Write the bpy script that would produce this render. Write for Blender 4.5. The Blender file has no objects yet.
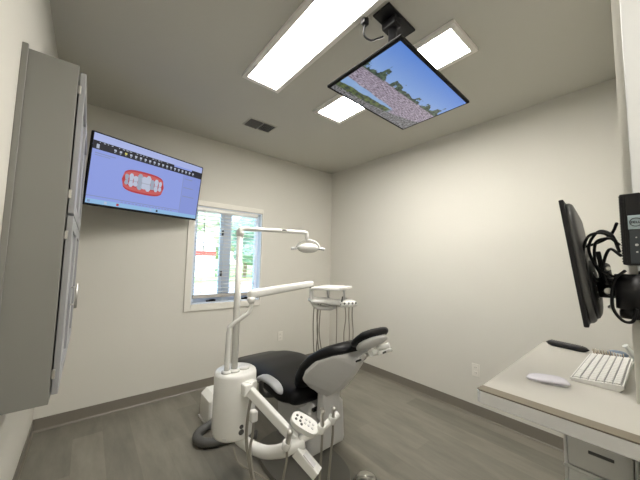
import bpy, bmesh, math, random
from mathutils import Vector, Matrix
random.seed(7)
C = bpy.context.scene.collection
PI = math.pi
V = Vector

# ------------------------------------------------------------------ materials
MATS = {}
def mat(name, col, rough=0.5, metal=0.0, spec=0.5, noise=0.04, scale=30.0, emit=None, strength=1.0, coat=0.0, bump=0.0):
    m = bpy.data.materials.new(name); m.use_nodes = True
    nt = m.node_tree; b = nt.nodes['Principled BSDF']
    b.inputs['Roughness'].default_value = rough
    b.inputs['Metallic'].default_value = metal
    b.inputs['Specular IOR Level'].default_value = spec
    b.inputs['Coat Weight'].default_value = coat
    tc = nt.nodes.new('ShaderNodeTexCoord')
    n = nt.nodes.new('ShaderNodeTexNoise'); n.inputs['Scale'].default_value = scale
    nt.links.new(tc.outputs['Object'], n.inputs['Vector'])
    r = nt.nodes.new('ShaderNodeValToRGB')
    c0 = [max(0, c*(1-noise)) for c in col]; c1 = [min(1, c*(1+noise)) for c in col]
    r.color_ramp.elements[0].color = (*c0, 1); r.color_ramp.elements[1].color = (*c1, 1)
    nt.links.new(n.outputs['Fac'], r.inputs['Fac'])
    nt.links.new(r.outputs['Color'], b.inputs['Base Color'])
    if bump:
        bp = nt.nodes.new('ShaderNodeBump'); bp.inputs['Strength'].default_value = bump
        bp.inputs['Distance'].default_value = 0.002
        nt.links.new(n.outputs['Fac'], bp.inputs['Height']); nt.links.new(bp.outputs['Normal'], b.inputs['Normal'])
    if emit:
        b.inputs['Emission Color'].default_value = (*emit, 1)
        b.inputs['Emission Strength'].default_value = strength
    MATS[name] = m
    return m

WALLC = (0.635, 0.620, 0.565)
M_wall = mat('wall_paint', WALLC, 0.75, noise=0.015, scale=3, bump=0.05)
M_ceil = mat('ceiling_paint', (0.57, 0.558, 0.503), 0.85, noise=0.015, scale=3)
M_base = mat('vinyl_baseboard', (0.185, 0.168, 0.138), 0.45, noise=0.03, scale=8)
M_trim = mat('window_trim_paint', (0.74, 0.72, 0.66), 0.45, noise=0.01)
M_white = mat('white_door_casing', (0.86, 0.87, 0.86), 0.4, noise=0.01)
M_vinyl = mat('white_window_vinyl', (0.74, 0.80, 0.88), 0.4, noise=0.01)
M_cab = mat('grey_cabinet_laminate', (0.235, 0.232, 0.215), 0.42, noise=0.02, scale=6)
M_cabdoor = mat('grey_door_paint', (0.32, 0.325, 0.335), 0.35, noise=0.02, scale=6)
M_steel = mat('brushed_steel', (0.62, 0.61, 0.58), 0.28, metal=1.0, noise=0.06, scale=60)
M_alu = mat('aluminium_edge', (0.92, 0.94, 0.96), 0.22, metal=0.75, noise=0.10, scale=90)
M_brown = mat('tan_edge_strip', (0.17, 0.145, 0.105), 0.4, noise=0.05)
M_desk = mat('cream_laminate', (0.50, 0.485, 0.44), 0.33, noise=0.02, scale=200)
M_black = mat('black_plastic', (0.009, 0.009, 0.010), 0.42, spec=0.3, noise=0.1)
M_bezel = mat('screen_bezel', (0.008, 0.008, 0.009), 0.6, spec=0.15, noise=0.1)
M_uph = mat('black_upholstery', (0.004, 0.004, 0.005), 0.40, spec=0.2, noise=0.15, scale=50)
M_enamel = mat('white_enamel', (0.82, 0.82, 0.79), 0.26, noise=0.01, coat=0.2)
M_grey = mat('light_grey_plastic', (0.62, 0.62, 0.62), 0.35, noise=0.02)
M_dgrey = mat('dark_grey_plastic', (0.07, 0.07, 0.068), 0.5, noise=0.05)
M_hose = mat('grey_hose', (0.24, 0.225, 0.19), 0.45, noise=0.05)
M_bhose = mat('dark_ribbed_hose', (0.11, 0.11, 0.105), 0.45, noise=0.1)
M_plate = mat('grey_base_plate', (0.12, 0.115, 0.10), 0.4, noise=0.04)
M_cart = mat('grey_drawer_plastic', (0.60, 0.60, 0.58), 0.4, noise=0.02)
M_key = mat('white_keycaps', (0.80, 0.79, 0.76), 0.4, noise=0.01)
M_kgrey = mat('grey_key_gap', (0.28, 0.28, 0.28), 0.5)
M_mouse = mat('pale_lilac_plastic', (0.84, 0.82, 0.90), 0.22, noise=0.01)
M_vent_shaded = mat('vent_slats_shaded', (0.16, 0.15, 0.13), 0.6)
M_light = mat('panel_diffuser', (0.9, 0.9, 0.9), 0.5, emit=(1.0, 0.957, 0.89), strength=24.0, noise=0)
M_light2 = mat('panel_diffuser_bright', (0.9, 0.9, 0.9), 0.5, emit=(1.0, 0.957, 0.89), strength=50.0, noise=0)
M_lframe = mat('light_frame', (0.88, 0.85, 0.80), 0.4, noise=0.01)
M_blue = mat('slate_blue_plastic', (0.16, 0.21, 0.28), 0.35)
M_paper = mat('paper_label', (0.75, 0.80, 0.84), 0.6)
M_tape = mat('clear_plastic_grey', (0.62, 0.64, 0.62), 0.2)
M_navy = mat('pc_front_grey', (0.03, 0.038, 0.045), 0.4)
M_badge = mat('badge_silver_blue', (0.40, 0.50, 0.54), 0.35)
def emi(name, col, s=1.0):
    return mat(name, (0.01, 0.01, 0.01), 0.35, spec=0.15, emit=col, strength=s, noise=0)
SCR = 0.75
E_bg = emi('screen_lavender', (0.34, 0.43, 0.95), SCR)
E_win = emi('screen_titlebar', (0.50, 0.58, 0.98), SCR)
E_dark = emi('screen_toolbar', (0.02, 0.02, 0.03), SCR)
E_icon = emi('screen_icon', (0.55, 0.60, 0.75), SCR)
E_yel = emi('screen_icon_yellow', (0.8, 0.75, 0.2), SCR)
E_gum = emi('screen_gum', (0.55, 0.05, 0.06), SCR)
E_gum2 = emi('screen_gum_light', (0.70, 0.14, 0.14), SCR)
E_tooth = emi('screen_tooth', (0.62, 0.68, 0.85), SCR)
E_tooth2 = emi('screen_tooth_dark', (0.42, 0.48, 0.60), SCR)
E_side = emi('screen_side_panel', (0.30, 0.38, 0.86), SCR)
E_line = emi('screen_line', (0.30, 0.36, 0.60), SCR)
E_task = emi('screen_taskbar', (0.35, 0.62, 0.95), SCR)
E_led = emi('led_white', (1, 1, 1), 2.0)


# floor: vinyl planks running toward the window wall
def floor_mat():
    m = bpy.data.materials.new('vinyl_plank_floor'); m.use_nodes = True
    nt = m.node_tree; N = nt.nodes; Lk = nt.links; b = N['Principled BSDF']
    tc = N.new('ShaderNodeTexCoord'); mp = N.new('ShaderNodeMapping'); mp.inputs['Rotation'].default_value = (0, 0, PI/2)
    Lk.new(tc.outputs['Object'], mp.inputs['Vector'])
    br = N.new('ShaderNodeTexBrick'); br.inputs['Scale'].default_value = 1
    br.inputs['Brick Width'].default_value = 1.22; br.inputs['Row Height'].default_value = 0.18
    br.inputs['Mortar Size'].default_value = 0.0012; br.offset = 0.37
    br.inputs['Color1'].default_value = (0.222, 0.208, 0.174, 1); br.inputs['Color2'].default_value = (0.166, 0.156, 0.131, 1)
    br.inputs['Mortar'].default_value = (0.185, 0.17, 0.14, 1)
    Lk.new(mp.outputs['Vector'], br.inputs['Vector'])
    mp2 = N.new('ShaderNodeMapping'); mp2.inputs['Scale'].default_value = (5, 1.0, 1)
    Lk.new(tc.outputs['Object'], mp2.inputs['Vector'])
    n = N.new('ShaderNodeTexNoise'); n.inputs['Scale'].default_value = 2.2; n.inputs['Detail'].default_value = 6; n.inputs['Roughness'].default_value = 0.65
    Lk.new(mp2.outputs['Vector'], n.inputs['Vector'])
    r = N.new('ShaderNodeValToRGB'); r.color_ramp.elements[0].position = 0.3; r.color_ramp.elements[1].position = 0.72
    r.color_ramp.elements[0].color = (0.76, 0.76, 0.76, 1); r.color_ramp.elements[1].color = (1.14, 1.14, 1.13, 1)
    Lk.new(n.outputs['Fac'], r.inputs['Fac'])
    mx = N.new('ShaderNodeMix'); mx.data_type = 'RGBA'; mx.blend_type = 'MULTIPLY'; mx.inputs['Factor'].default_value = 1
    Lk.new(br.outputs['Color'], mx.inputs['A']); Lk.new(r.outputs['Color'], mx.inputs['B'])
    Lk.new(mx.outputs['Result'], b.inputs['Base Color'])
    b.inputs['Roughness'].default_value = 0.42
    return m
M_floor = floor_mat()

def glass_mat():
    m = bpy.data.materials.new('window_glass'); m.use_nodes = True
    nt = m.node_tree; N = nt.nodes; out = N['Material Output']; N.remove(N['Principled BSDF'])
    t = N.new('ShaderNodeBsdfTransparent'); g = N.new('ShaderNodeBsdfGlossy'); g.inputs['Roughness'].default_value = 0.02
    t.inputs['Color'].default_value = (0.93, 0.97, 1.0, 1)
    mx = N.new('ShaderNodeMixShader'); mx.inputs['Fac'].default_value = 0.06
    nt.links.new(t.outputs[0], mx.inputs[1]); nt.links.new(g.outputs[0], mx.inputs[2]); nt.links.new(mx.outputs[0], out.inputs['Surface'])
    return m
M_glass = glass_mat()

# ------------------------------------------------------------------ mesh helpers
def newbm(): return bmesh.new()

def box(bm, x0, x1, y0, y1, z0, z1, bev=0.0, M=None, mi=0, seg=2):
    vs = [bm.verts.new(V(p)) for p in [(x0,y0,z0),(x1,y0,z0),(x1,y1,z0),(x0,y1,z0),(x0,y0,z1),(x1,y0,z1),(x1,y1,z1),(x0,y1,z1)]]
    fs = [bm.faces.new([vs[i] for i in f]) for f in [(0,3,2,1),(4,5,6,7),(0,1,5,4),(1,2,6,5),(2,3,7,6),(3,0,4,7)]]
    for f in fs: f.material_index = mi
    allv = vs
    if bev > 0:
        es = list({e for f in fs for e in f.edges})
        res = bmesh.ops.bevel(bm, geom=es, offset=bev, segments=seg, affect='EDGES', profile=0.5)
        allv = list({v for f in res['faces'] for v in f.verts} | {v for v in vs if v.is_valid})
        for f in res['faces']: f.material_index = mi
    if M is not None:
        bmesh.ops.transform(bm, matrix=M, verts=allv)
    return allv

def frame_of(d, up=None):
    d = V(d).normalized()
    a = V((0,0,1)) if up is None else V(up)
    if abs(d.dot(a.normalized())) > 0.97: a = V((1,0,0))
    x = a.cross(d).normalized(); y = d.cross(x).normalized()
    return x, y, d

def smooth_path(pts, n=8):
    pts = [V(p) for p in pts]
    if len(pts) < 3: return pts
    out = []
    P = [pts[0]*2-pts[1]] + pts + [pts[-1]*2-pts[-2]]
    for i in range(1, len(P)-2):
        for k in range(n):
            t = k/n; a,b,c,d = P[i-1],P[i],P[i+1],P[i+2]
            out.append(0.5*((2*b)+(c-a)*t+(2*a-5*b+4*c-d)*t*t+(3*b-a-3*c+d)*t**3))
    out.append(pts[-1])
    return out

def tube(bm, pts, r, seg=10, smooth=0, caps=True, mi=0):
    pts = [V(p) for p in pts]
    nr = r if isinstance(r, (list, tuple)) else None
    if smooth:
        sp = smooth_path(pts, smooth)
        if nr:
            L = len(pts)-1; nr = [nr[min(int(i/len(sp)*L*0.9999+0), L)]*(1-((i/(len(sp)-1)*L)%1)) + nr[min(int(i/(len(sp)-1)*L)+1, L)]*((i/(len(sp)-1)*L)%1) for i in range(len(sp))]
        pts = sp
    rad = nr if nr else [r]*len(pts)
    rings = []; px = None
    for i, p in enumerate(pts):
        if i == 0: d = pts[1]-pts[0]
        elif i == len(pts)-1: d = pts[-1]-pts[-2]
        else: d = (pts[i+1]-pts[i]).normalized() + (pts[i]-pts[i-1]).normalized()
        d = d.normalized()
        if px is None: x, y, _ = frame_of(d)
        else:
            x = (px - d*px.dot(d)).normalized(); y = d.cross(x)
        px = x
        rings.append([bm.verts.new(p + (x*math.cos(2*PI*k/seg) + y*math.sin(2*PI*k/seg))*rad[i]) for k in range(seg)])
    for a, b in zip(rings, rings[1:]):
        for k in range(seg):
            f = bm.faces.new([a[k], a[(k+1)%seg], b[(k+1)%seg], b[k]]); f.smooth = True; f.material_index = mi
    if caps:
        f = bm.faces.new(rings[0][::-1]); f.material_index = mi
        f = bm.faces.new(rings[-1]); f.material_index = mi
    return rings

def lathe(bm, prof, origin=(0,0,0), axis=(0,0,1), seg=32, mi=0):
    """prof: list of (radius, height) along axis"""
    x, y, d = frame_of(axis); o = V(origin); rings = []
    for r, h in prof:
        if r < 1e-6: rings.append([bm.verts.new(o+d*h)])
        else: rings.append([bm.verts.new(o+d*h+(x*math.cos(2*PI*k/seg)+y*math.sin(2*PI*k/seg))*r) for k in range(seg)])
    for a, b in zip(rings, rings[1:]):
        for k in range(seg):
            if len(a) == 1 and len(b) == 1: continue
            if len(a) == 1: vs = [a[0], b[(k+1)%seg], b[k]]
            elif len(b) == 1: vs = [a[k], a[(k+1)%seg], b[0]]
            else: vs = [a[k], a[(k+1)%seg], b[(k+1)%seg], b[k]]
            f = bm.faces.new(vs); f.smooth = True; f.material_index = mi
    if len(rings[0]) > 1: bm.faces.new(rings[0][::-1]).material_index = mi
    if len(rings[-1]) > 1: bm.faces.new(rings[-1]).material_index = mi

def prism(bm, poly, th, M, bev=0.0, mi=0, seg=2):
    """poly: list of (x,y) in local plane, extruded local z 0..th, then matrix M"""
    a = [bm.verts.new(V((p[0], p[1], 0))) for p in poly]; b = [bm.verts.new(V((p[0], p[1], th))) for p in poly]
    n = len(poly); fs = [bm.faces.new(a[::-1]), bm.faces.new(b)]
    for i in range(n): fs.append(bm.faces.new([a[i], a[(i+1)%n], b[(i+1)%n], b[i]]))
    vs = a+b
    for f in fs: f.material_index = mi
    if bev:
        es = list({e for f in fs[:2] for e in f.edges})
        r = bmesh.ops.bevel(bm, geom=es, offset=bev, segments=seg, affect='EDGES', profile=0.5)
        vs = list({v for f in r['faces'] for v in f.verts} | {v for v in vs if v.is_valid})
    bmesh.ops.transform(bm, matrix=M, verts=vs)

def loft(bm, secs, n=28, p=3.2, mi=0):
    """secs: list of (center, xdir, ydir, halfwidth, halfheight); superellipse cross sections, ends closed by fans"""
    rings = []
    for c, xd, yd, hw, hh in secs:
        ring = []
        for k in range(n):
            t = 2*PI*k/n; ct, st = math.cos(t), math.sin(t)
            x = math.copysign(abs(ct)**(2/p), ct)*hw; y = math.copysign(abs(st)**(2/p), st)*hh
            ring.append(bm.verts.new(V(c)+V(xd)*x+V(yd)*y))
        rings.append(ring)
    for a, b in zip(rings, rings[1:]):
        for k in range(n):
            f = bm.faces.new([a[k], a[(k+1)%n], b[(k+1)%n], b[k]]); f.smooth = True; f.material_index = mi
    bm.faces.new(rings[0][::-1]).material_index = mi; bm.faces.new(rings[-1]).material_index = mi

def obj(name, bm, m, parent=None, fix=True):
    if fix: bmesh.ops.recalc_face_normals(bm, faces=bm.faces[:])
    me = bpy.data.meshes.new(name); bm.to_mesh(me); bm.free()
    for mm in (m if isinstance(m, (list, tuple)) else [m]): me.materials.append(mm)
    o = bpy.data.objects.new(name, me); C.objects.link(o)
    if parent is not None:
        o.parent = parent
        bpy.context.view_layer.update()
        o.matrix_parent_inverse = parent.matrix_world.inverted()
    return o

def tag(o, label, cat, group=None, kind=None):
    o['label'] = label; o['category'] = cat
    if group: o['group'] = group
    if kind: o['kind'] = kind
    return o

def thing(name, label, cat, loc=(0,0,0), group=None):
    o = bpy.data.objects.new(name, None); C.objects.link(o); o.location = loc; o.empty_display_size = 0.1
    return tag(o, label, cat, group)

def struct(name, bm, m, parent=None):
    o = obj(name, bm, m, parent)
    if parent is None: o['kind'] = 'structure'
    return o

def rot_to(origin, xd, yd, zd):
    M = Matrix.Identity(4)
    for i, a in enumerate((xd, yd, zd)):
        for j in range(3): M[j][i] = a[j]
    for j in range(3): M[j][3] = origin[j]
    return M

# ------------------------------------------------------------------ room
XL, XR, YB, H = -0.25, 2.835, 3.182, 2.74
YH = -1.7                       # far side of the hallway behind the doorway
T = 0.12
b = newbm(); box(b, XL-T, XR+T, YH-T, YB+T, -0.05, 0); struct('floor', b, M_floor)
b = newbm(); box(b, XL-T, XR+T, YH-T, YB+T, H, H+0.05); struct('ceiling', b, M_ceil)
WX0, WX1, WZ0, WZ1 = 0.862, 1.662, 0.898, 1.965
b = newbm()
box(b, XL-T, WX0, YB, YB+T, 0, H); box(b, WX1, XR+T, YB, YB+T, 0, H)
box(b, WX0, WX1, YB, YB+T, 0, WZ0); box(b, WX0, WX1, YB, YB+T, WZ1, H)
struct('wall_back', b, M_wall)
b = newbm(); box(b, XL-T, XL, YH, YB, 0, H); struct('wall_left', b, M_wall)
b = newbm(); box(b, XR, XR+T, YH, YB, 0, H); struct('wall_right', b, M_wall)
b = newbm(); box(b, 1.32, XR, -0.08, 0.066, 0, H); struct('wall_front', b, M_wall)
b = newbm(); box(b, XL-T, XR+T, YH-T, YH, 0, H); struct('wall_hallway', b, M_wall)
b = newbm(); box(b, 1.305, 1.3198, -0.12, 0.046, 0, H, 0.003); struct('trim_1', b, M_white)
# baseboards: cove vinyl with a small toe
def baseboard(name, p0, p1, nrm):
    p0, p1, nrm = V(p0), V(p1), V(nrm)
    prof = [(0, 0), (0.012, 0), (0.012, 0.004), (0.005, 0.014), (0.004, 0.098), (0.0, 0.100)]
    b = newbm(); A = [b.verts.new(p0+nrm*t+V((0,0,z))) for t, z in prof]; B = [b.verts.new(p1+nrm*t+V((0,0,z))) for t, z in prof]
    n = len(prof)
    for i in range(n): b.faces.new([A[i], A[(i+1)%n], B[(i+1)%n], B[i]])
    b.faces.new(A); b.faces.new(B[::-1])
    struct(name, b, M_base)
baseboard('baseboard_back', (XL, YB, 0), (XR, YB, 0), (0,-1,0))
baseboard('baseboard_right', (XR, 0.066, 0), (XR, YB, 0), (-1,0,0))
baseboard('baseboard_left', (XL, YH, 0), (XL, YB, 0), (1,0,0))
baseboard('baseboard_front', (1.32, 0.066, 0), (XR, 0.066, 0), (0,1,0))

# ------------------------------------------------------------------ window
w = bpy.data.objects.new('window_1', None); C.objects.link(w); w.location = ((WX0+WX1)/2, YB, WZ0); w['kind'] = 'structure'
b = newbm(); c = 0.066
box(b, WX0-c, WX0, YB-0.016, YB, WZ0-c, WZ1+c*0.85, 0.002); box(b, WX1, WX1+0.012, YB-0.016, YB, WZ0-c, WZ1+c*0.85, 0.002)
box(b, WX0, WX1, YB-0.016, YB, WZ1, WZ1+c*0.85, 0.002); box(b, WX0, WX1, YB-0.016, YB, WZ0-c, WZ0, 0.002)
obj('window_casing', b, M_trim, w)
b = newbm()
box(b, WX0, WX0+0.012, YB, YB+T, WZ0, WZ1); box(b, WX1-0.012, WX1, YB, YB+T, WZ0, WZ1)
box(b, WX0, WX1, YB, YB+T, WZ0, WZ0+0.012); box(b, WX0, WX1, YB, YB+T, WZ1-0.012, WZ1)
obj('window_jamb', b, M_vinyl, w)
XM = 1.235
b = newbm(); box(b, XM-0.028, XM+0.028, YB+0.05, YB+0.11, WZ0+0.012, WZ1-0.012, 0.003); obj('mullion', b, M_vinyl, w)
for (a, d) in ((WX0+0.012, XM-0.028), (XM+0.028, WX1-0.012)):
    b = newbm(); s = 0.038
    box(b, a, a+s, YB+0.065, YB+0.105, WZ0+0.012, WZ1-0.012, 0.003); box(b, d-s, d, YB+0.065, YB+0.105, WZ0+0.012, WZ1-0.012, 0.003)
    box(b, a+s, d-s, YB+0.065, YB+0.105, WZ0+0.012, WZ0+0.055, 0.003); box(b, a+s, d-s, YB+0.065, YB+0.105, WZ1-0.055, WZ1-0.012, 0.003)
    sash = obj('window_sash', b, M_vinyl, w)
    b = newbm(); box(b, a+s, d-s, YB+0.083, YB+0.087, WZ0+0.055, WZ1-0.055); obj('pane', b, M_glass, sash)
    b = newbm(); xm = (a+d)/2+0.05
    box(b, xm-0.05, xm+0.05, YB+0.035, YB+0.063, WZ0+0.014, WZ0+0.030, 0.004)
    tube(b, [(xm-0.02, YB+0.04, WZ0+0.03), (xm+0.02, YB+0.03, WZ0+0.038), (xm+0.045, YB+0.028, WZ0+0.032)], 0.006, 8)
    obj('crank_handle', b, M_black, w)
for z in (1.22, 1.69):
    b = newbm(); box(b, XM-0.052, XM-0.034, YB+0.036, YB+0.062, z-0.03, z+0.03, 0.004); obj('sash_lock', b, M_black, w)

# blinds hanging in the opening
bl = thing('window_blind', 'white horizontal slat blind hanging open in the casement window', 'blind', ((WX0+WX1)/2, YB+0.02, WZ1-0.02))
M_slat = mat('blind_slat', (0.78, 0.78, 0.76), 0.4, noise=0.01)
b = newbm(); box(b, WX0+0.016, WX1-0.05, YB+0.002, YB+0.048, WZ1-0.05, WZ1-0.013, 0.003); obj('head_rail', b, M_slat, bl)
b = newbm(); z = WZ0+0.12
nsl = 22
for i in range(nsl):
    zz = z + i*(WZ1-0.06-z)/(nsl-1)
    box(b, WX0+0.02, WX1-0.055, YB+0.001, YB+0.045, zz-0.0028, zz+0.0028)
obj('slats', b, M_slat, bl)
b = newbm(); box(b, WX0+0.018, WX1-0.052, YB+0.0005, YB+0.047, WZ0+0.06, WZ0+0.098, 0.004); obj('bottom_rail', b, mat('bottom_rail_taupe', (0.46, 0.44, 0.41), 0.4), bl)
b = newbm()
for x in (WX0+0.10, XM-0.05, XM+0.05, WX1-0.10): tube(b, [(x, YB+0.004, WZ0+0.07), (x, YB+0.004, WZ1-0.05)], 0.0014, 6)
obj('ladder_cord', b, M_grey, bl)
b = newbm(); tube(b, [(WX0+0.105, YB-0.004, WZ1-0.045), (WX0+0.105, YB-0.006, WZ1-0.52)], 0.004, 8); obj('tilt_wand', b, M_grey, bl)

# ------------------------------------------------------------------ outside
def omat(n, c, r=0.8, noise=0.15, scale=1.5): return mat(n, c, r, noise=noise, scale=scale)
b = newbm(); box(b, -60, 90, YB+2, 140, -0.65, -0.6); o = struct('ground_outside', b, omat('lawn_grass', (0.30, 0.42, 0.13)))
b = newbm(); box(b, -60, 90, 12, 24, -0.599, -0.58); o = struct('road_outside', b, omat('pale_asphalt', (0.62, 0.61, 0.60)))
b = newbm(); box(b, -60, 90, YB+2.5, 8.2, -0.599, -0.585); struct('sidewalk_outside', b, omat('pale_concrete', (0.75, 0.74, 0.71)))
bd = thing('shed_building', 'white low building with a red band seen through the window', 'building', (8.0, 36, -0.6))
b = newbm(); box(b, 3.0, 11.4, 33, 40, -0.6, 2.9); obj('wall', b, omat('white_siding', (0.85, 0.85, 0.85)), bd)
b = newbm(); box(b, 2.95, 11.45, 32.94, 33, 1.85, 2.35); obj('red_band', b, omat('red_band_paint', (0.75, 0.06, 0.05)), bd)
b = newbm(); prism(b, [(0, 0), (8, 0), (4, 1.8)], 9.2, rot_to((2.6, 32.6, 2.9), V((0,1,0)), V((0,0,1)), V((1,0,0)))); obj('roof', b, omat('pale_roof', (0.72, 0.72, 0.74)), bd)
M_leaf = omat('tree_leaves', (0.16, 0.27, 0.20), noise=0.5, scale=2.5); M_bark = omat('tree_bark', (0.2, 0.15, 0.1))
M_leaf2 = omat('yellow_leaves', (0.30, 0.36, 0.20), noise=0.4, scale=2.5)
for i, (x, y, h, r, m, lb) in enumerate([(14.2, 31, 5.4, 2.0, M_leaf, 'tall green tree beside the white building outside the window'),
                               (15.8, 50, 8.0, 3.0, M_leaf2, 'yellowish tree rising behind the white building outside'),
                               (21.5, 34, 4.6, 2.6, M_leaf, 'broad green tree right of the window mullion'),
                               (24.5, 57, 9.5, 3.6, M_leaf2, 'tall yellow green tree between the two green trees')]):
    t = thing('tree', lb, 'tree', (x, y, -0.6), 'trees outside the window')
    b = newbm(); tube(b, [(x, y, -0.6), (x+.1, y, h*0.4), (x, y, h*0.8)], [0.25, 0.2, 0.08], 8); obj('trunk', b, M_bark, t)
    b = newbm()
    for k in range(14):
        a = random.uniform(0, 2*PI); rr = random.uniform(0, r*0.65); q = random.uniform(0.45, 1.5)*r*0.55
        mtx = Matrix.Translation((x+rr*math.cos(a), y+rr*math.sin(a), h*0.62+random.uniform(-.3, .42)*h)) @ Matrix.Diagonal((q, q, q*0.8, 1))
        ret = bmesh.ops.create_icosphere(b, subdivisions=3, radius=1.0, matrix=mtx)
        for v in ret['verts']: v.co += V((random.uniform(-1,1), random.uniform(-1,1), random.uniform(-1,1)))*0.14
    obj('foliage', b, m, t)

# ------------------------------------------------------------------ ceiling lights
def panel(x0, x1, y0, y1, label, lm=None):
    t = thing('ceiling_light', label, 'ceiling light', ((x0+x1)/2, (y0+y1)/2, H), 'long ceiling light panels')
    f = 0.034; b = newbm(); z0, z1 = H-0.022, H
    box(b, x0-f, x0, y0-f, y1+f, z0, z1, 0.003); box(b, x1, x1+f, y0-f, y1+f, z0, z1, 0.003)
    box(b, x0, x1, y0-f, y0, z0, z1, 0.003); box(b, x0, x1, y1, y1+f, z0, z1, 0.003)
    obj('frame', b, M_lframe, t)
    b = newbm(); box(b, x0, x1, y0, y1, H-0.014, H-0.001); obj('diffuser', b, lm or M_light, t)
panel(0.815, 1.055, 0.68, 1.862, 'long white ceiling light panel left of the ceiling television, nothing in front of it')
panel(1.510, 1.770, 0.70, 1.900, 'white ceiling light panel partly hidden behind the ceiling television', M_light2)

# unseen hallway light behind the camera, added to brighten the white wall end
t = thing('added_hallway_light', 'unseen square light added on the hallway ceiling to brighten the wall end', 'ceiling light', (0.6, -0.95, H))
b = newbm(); box(b, 0.3, 0.9, -1.25, -0.65, H-0.012, H); obj('diffuser', b, M_light, t)

# vent
t = thing('ceiling_vent', 'small two-way metal air vent in the ceiling above the window', 'vent', (1.25, 2.505, H))
b = newbm(); x0, x1, y0, y1 = 1.115, 1.385, 2.43, 2.59
f = 0.012
box(b, x0-f, x0, y0-f, y1+f, H-0.008, H, 0.002); box(b, x1, x1+f, y0-f, y1+f, H-0.008, H, 0.002)
box(b, x0, x1, y0-f, y0, H-0.008, H, 0.002); box(b, x0, x1, y1, y1+f, H-0.008, H, 0.002); box(b, 1.244, 1.256, y0, y1, H-0.008, H, 0.001)
obj('frame', b, M_ceil, t)
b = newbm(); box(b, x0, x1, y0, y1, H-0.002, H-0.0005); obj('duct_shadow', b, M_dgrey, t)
for k, (a, d, sg) in enumerate(((x0, 1.244, 1), (1.256, x1, -1))):
    b = newbm(); n = 8
    for i in range(n):
        x = a+(i+0.5)*(d-a)/n
        box(b, -0.009, 0.009, y0, y1, -0.0006, 0.0006, M=Matrix.Translation((x, 0, H-0.008)) @ Matrix.Rotation(sg*0.75, 4, 'Y'))
    obj('slats', b, M_vent_shaded if k == 0 else mat('vent_slats_lit', (0.62, 0.60, 0.52), 0.5), t)  # same metal: shade on one slat direction, light on the other, put into colour

# outlets
def outlet(x, y, z, nrm, label):
    t = thing('wall_outlet', label, 'outlet', (x, y, z), 'wall outlets')
    nx = V(nrm); up = V((0,0,1)); sx = up.cross(nx).normalized()
    M = rot_to((x, y, z), sx, up, nx)
    b = newbm(); box(b, -0.035, 0.035, -0.057, 0.057, 0, 0.006, 0.003, M=M); obj('cover_plate', b, M_trim, t)
    for s in (-1, 1):
        b = newbm(); box(b, -0.016, 0.016, s*0.024-0.014, s*0.024+0.014, 0.0055, 0.008, 0.001, M=M); so = obj('socket', b, M_trim, t)
        b = newbm()
        for q in (-0.006, 0.006): box(b, q-0.0012, q+0.0012, s*0.024-0.004, s*0.024+0.006, 0.0075, 0.0083, M=M)
        obj('slots', b, M_dgrey, so)
outlet(XR, 1.134, 0.411, (-1,0,0), 'white duplex outlet on the right wall near the desk')
outlet(1.982, YB, 0.411, (0,-1,0), 'pale outlet on the window wall behind the chair')

# ------------------------------------------------------------------ wall cabinet
CX, CY0, CY1, CZ0, CZ1 = -0.078, 1.53, 2.66, 0.805, 2.185
t = thing('wall_cabinet', 'tall grey wall cabinet with two panelled doors on the left wall', 'cabinet', (XL, CY0, CZ0))
b = newbm(); box(b, XL, CX-0.004, CY0, CY1, CZ0, CZ1, 0.002)
obj('body', b, M_cab, t)
b = newbm(); box(b, XL, XL+0.018, CY0-0.012, CY0, CZ0, CZ1+0.012, 0.002); obj('scribe_strip', b, M_cab, t)
zs = [(CZ0+0.03, 1.545), (1.555, CZ1-0.02)]
def shaker(y0, y1, z0, z1, hz=None, hy=None):
    b = newbm(); r = 0.055; x0, x1 = CX+0.001, CX+0.020
    box(b, x0, x1, y0, y0+r, z0, z1, 0.002); box(b, x0, x1, y1-r, y1, z0, z1, 0.002)
    box(b, x0, x1, y0+r, y1-r, z0, z0+r, 0.002); box(b, x0, x1, y0+r, y1-r, z1-r, z1, 0.002)
    box(b, x0, x0+0.008, y0+r, y1-r, z0+r, z1-r)
    d = obj('door', b, M_cabdoor, t)
    for zz in (z0+0.08, z1-0.08):
        b = newbm(); box(b, CX-0.003, CX+0.008, y0-0.006, y0+0.004, zz-0.018, zz+0.018, 0.002); obj('hinge', b, M_steel, d)
    if hz:
        b = newbm(); x = x1+0.022
        tube(b, [(x, hy, hz-0.065), (x, hy, hz+0.065)], 0.006, 10)
        for q in (-0.045, 0.045): tube(b, [(x1-0.002, hy, hz+q), (x, hy, hz+q)], 0.004, 8)
        obj('handle', b, M_steel, d)
    return d
ym = (CY0+CY1)/2
for z0, z1 in zs:
    up = z0 > 1.3
    shaker(CY0+0.012, ym-0.003, z0, z1, None if up else z1-0.375, ym-0.10)
    shaker(ym+0.003, CY1-0.01, z0, z1)

# ------------------------------------------------------------------ televisions
def tv_frame(c00, c10, c11, c01):
    c00, c10, c11, c01 = map(V, (c00, c10, c11, c01))
    o = c01; x = (c11-c01); y = (c00-c01); Wd, Hd = x.length, y.length
    x = x.normalized(); y = (y - x*y.dot(x)).normalized(); z = x.cross(y)
    return rot_to(o, x, y, z), Wd, Hd      # local: origin bottom-left, z toward the viewer

def flat(bm, pts, z, M, mi=0):
    vs = [bm.verts.new(M @ V((p[0], p[1], z))) for p in pts]
    f = bm.faces.new(vs); f.material_index = mi
    if f.normal.length == 0: f.normal_update()
def rct(bm, x0, x1, y0, y1, z, M, mi=0): flat(bm, [(x0,y0),(x1,y0),(x1,y1),(x0,y1)], z, M, mi)

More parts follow.
